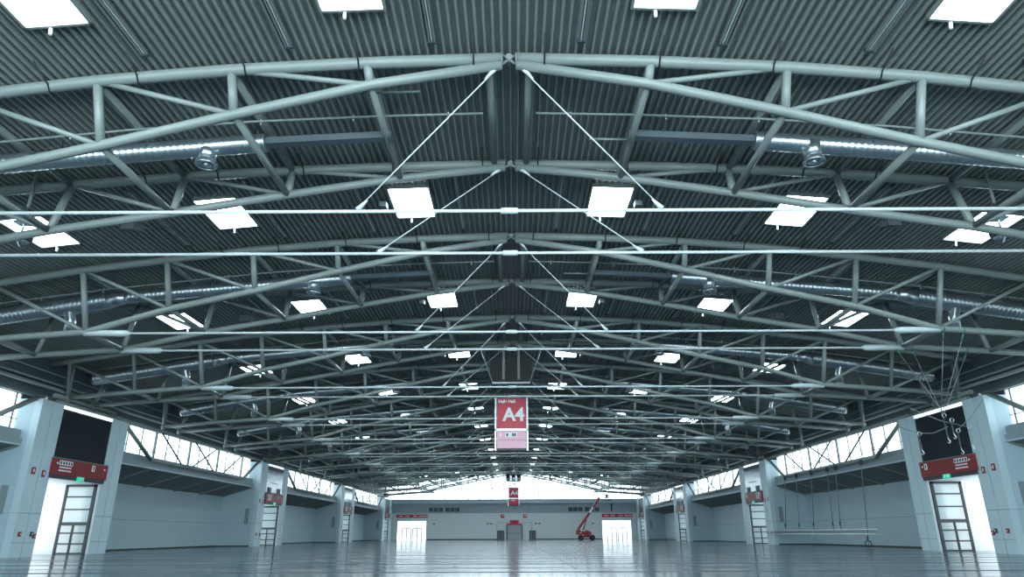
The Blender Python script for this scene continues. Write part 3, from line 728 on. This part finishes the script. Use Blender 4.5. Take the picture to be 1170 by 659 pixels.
# portal outline above shutter
b = MB()
for x in (-4.4, 4.5): b.box((x - .05, YF - .03, 0), (x + .05, YF, R(2.9)))
for x in (-3.9, 3.6): b.box((x - .04, YF - .03, R(5.2)), (x + .04, YF, R(7.6)))
b.box((-4.4, YF - .03, R(2.85)), (4.5, YF, R(2.92)))
struct(b.build('trim_10', 'seam'), 'panel joints around the shutter')
r = thing('banner_strip', 'narrow dark vertical panel high on the far wall beside the lift basket', 'panel', (25.2, YF - .08, R(5.6))); MB().box((-.22, -.03, 0), (.22, .08, 1.8)).build('panel', 'dark', r); MB().box((-.26, -.04, 1.8), (.26, .08, 1.86)).build('top_rail', 'grey', r)

# ------------------------------------------------------------------ BOOM LIFT
LY = 168.0
bl = thing('boom_lift', 'red boom lift with raised jib standing before the far wall', 'boom lift', (16.7, LY, 0))
ch_ = MB(); ch_.box((-1.5, -.55, .55), (1.5, .55, .85)); ch_.box((-.6, -.45, .85), (.7, .45, 1.2)); ch_.build('chassis', 'liftred', bl)
for x in (-1.3, 1.3):
    for y in (-1.0, 1.0):
        wt = MB(); wt.tube([(x, y - .2, .56), (x, y - .16, .56), (x, y + .16, .56), (x, y + .2, .56)], [.46, .56, .56, .46], 20); wo = wt.build('wheel', 'rubber', bl)
        MB().tube([(x, y - .23, .56), (x, y + .23, .56)], .22, 14).build('rim', 'liftred', wo)
    MB().tube([(x, -1.0, .56), (x, 1.0, .56)], .09, 8).build('axle', 'dark', bl)
tt = MB(); tt.poly([(-2.4, -.9, 1.15), (.9, -.9, 1.15), (1.15, -.9, 1.5), (.6, -.9, 2.0), (-.2, -.9, 2.2), (-.3, -.9, 1.9), (-1.4, -.9, 1.9), (-1.5, -.9, 2.25), (-2.3, -.9, 2.25)], (0, 1.8, 0)); tt.build('turntable_body', 'liftred', bl)
MB().box((-1.7, -.93, 1.5), (-1.2, -.9, 1.62)).build('decal', 'white', bl)
MB().bar((-1.9, 0, 2.3), (.9, 0, 6.0), .5, .55).build('lower_boom', 'liftred', bl)
MB().bar((.7, 0, 5.75), (2.3, 0, 7.85), .34, .38).build('middle_boom', 'white', bl)
MB().bar((1.7, 0, 7.1), (3.3, 0, 9.35), .42, .45).build('upper_boom', 'liftred', bl)
MB().tube([(-.75, 0, 2.1), (.05, 0, 4.4)], .13, 8).build('hydraulic_ram', 'dark', bl)
j = MB(); j.bar((3.2, 0, 9.45), (4.9, 0, 9.25), .2, .2); j.bar((3.6, 0, 8.9), (4.9, 0, 8.8), .14, .14); j.bar((3.1, 0, 9.3), (3.7, 0, 8.85), .16, .16); j.build('jib', 'liftred', bl)
k_ = MB(); k_.box((4.8, -.9, 8.7), (6.3, .9, 8.8))
for z in (9.3, 9.85):
    for a_, c_ in (((4.8, -.9), (6.3, -.9)), ((4.8, .9), (6.3, .9)), ((4.8, -.9), (4.8, .9)), ((6.3, -.9), (6.3, .9))): k_.bar((*a_, z), (*c_, z), .06, .06)
for x in (4.8, 5.55, 6.3):
    for y in (-.9, .9): k_.box((x - .03, y - .03, 8.7), (x + .03, y + .03, 9.88))
k_.build('basket', 'dark', bl); MB().box((4.85, -.5, 9.2), (5.3, .5, 10.1)).build('control_box', 'dark', bl)

# ------------------------------------------------------------------ RIGGING ON THE RIGHT
bt = thing('box_truss', 'long silver lattice truss hanging low before the right wall', 'truss', (31.6, 63.2, R(-.05)))
Ln = 27.2
for dx, z in ((-.2, 0), (.2, 0), (0, .38)): MB().tube([(dx, 0, z), (dx, Ln, z)], .045, 6).build('rail', 'white', bt)
q = MB(); n = 45
for i in range(n):
    y0, y1 = Ln*i/n, Ln*(i+1)/n; ym = (y0+y1)/2
    q.tube([(-.15, y0, 0), (0, ym, .38), (-.15, y1, 0)], .02, 4); q.tube([(.15, y0, 0), (0, ym, .38), (.15, y1, 0)], .02, 4); q.tube([(-.15, y0, 0), (.15, ym, 0), (-.15, y1, 0)], .02, 4)
q.build('lattice', 'galv', bt)
for i, (y, yt) in enumerate(((65.2, 64.3), (70.2, 69.6), (71.8, 71.5), (76.5, 75.5), (80.4, 79.6), (84.5, 83.0))):
    r = thing('hoist_rope', f'thin hoist rope of the hanging lattice truss, {ORD[i].replace("nearest", "first")} from its near end', 'rope', (31.75, yt, R(6.2)), 0, 'hoist ropes of the lattice truss')
    low = 0.12 if i == 0 else R(.2)
    MB().tube([(0, 0, 0), (-.1, (y - yt)*.4, (low - R(6.2))*.5), (-.12, y - yt, low - R(6.2))], .035, 6).build('rope', 'rope', r)
    MB().box((-.12, -.14, -.35), (.12, .14, .1)).build('hoist_motor', 'dark', r)
    MB().tube([(-.12, (y-yt), low - R(6.2) + .9), (-.12, (y-yt), low - R(6.2) + .5)], .07, 8).build('hook_block', 'dark', r)
    if i == 0: MB().ring((-.12, y - yt, low - R(6.2) + .25), .28, .04).build('rope_loop', 'dark', r)

# ropes and hooks slung between the second twin truss and the portal
P0 = Vector((22.6, 36.1, R(5.7)))
YP1 = Y0 + YC + PER
def fp(s, x): z = zbot(x); return Vector((x, YP1 + fy(s, z), z - .18))
sl = [('near sling from the near chord', fp(-1, 22.45)), ('second sling from the near chord', fp(-1, 23.5)), ('sling from the far chord', fp(1, 22.8)), ('outer sling from the far chord', fp(1, 25.8)), ('inner sling from the far chord', fp(1, 21.9))]
for i, (nm_, p) in enumerate(sl):
    r = thing('sling_rope', f'thin grey {nm_} of the second twin truss on the right', 'rope', p, 0, 'slings holding the chain hooks')
    q = P0 - p + Vector((.04*(i-2), 0, .15))
    MB().tube([(0, 0, 0), tuple(q)], .019, 6).build('rope', 'rope', r)
    MB().tube([(0, 0, .02), tuple(q*.10)], .035, 6).build('sleeve', 'green', r)
    MB().ring((0, 0, .18), .195, .02, 'X').build('loop', 'green', r)
def chain(loc, lab, L_, seed):
    r = thing('chain_hook', lab, 'hook', loc, 0, 'chain hooks hanging before the right portal'); q = MB(); z = 0
    while z > -L_:
        q.ring((0, 0, z - .07), .04, .011, 'X' if int(-z*10) % 2 else 'Y', 8); z -= .12
    q.build('chain', 'rope', r); MB().ring((.05, 0, .05), .10, .02).build('shackle', 'galv', r)
    k2 = MB(); k2.tube([(0, 0, z + .02), (.02, 0, z - .12), (.10, 0, z - .22), (.03, 0, z - .32), (-.07, 0, z - .25)], [.02, .024, .024, .02, .014], 6); k2.build('hook', 'galv', r); return r
chain((22.6, 36.1, R(5.75)), 'thick chain hook where the slings meet before the right portal', 1.0, 0)
chain((22.95, 36.1, R(5.5)), 'short chain hook just right of the sling joint', .5, 1)
chain((23.1, 36.0, R(4.95)), 'lowest middle chain hook before the right portal', .75, 2)
chain((23.85, 36.2, R(5.15)), 'right hand chain hook hanging before the dark screen', .8, 3)
chain((21.3, 36.4, R(4.85)), 'left hand chain hook hanging near the far pilaster', .7, 4)
for i, (a_, c_, nm_) in enumerate((((20.3, 37.5, R(5.95)), (21.3, 36.4, R(4.9)), 'left slack rope ending at the left chain hook'), ((21.3, 36.4, R(4.9)), (22.7, 36.1, R(5.2)), 'low rope linking the left hook to the middle hooks'),
                                    ((24.8, 36.0, R(6.6)), (23.1, 36.0, R(5.02)), 'right slack rope rising towards the near pilaster'), ((21.0, 36.2, R(6.2)), (23.85, 36.2, R(5.2)), 'sagging rope crossing to the right chain hook'))):
    a_ = Vector(a_); c_ = Vector(c_); m_ = (a_ + c_)/2 + Vector((0, 0, -.15)); r = MB().tube([(0, 0, 0), tuple(m_ - a_), tuple(c_ - a_)], .02, 5).build('slack_rope', 'rope', None, a_)
    tag(r, f'thin {nm_}', 'rope', 'slack ropes between the chain hooks')
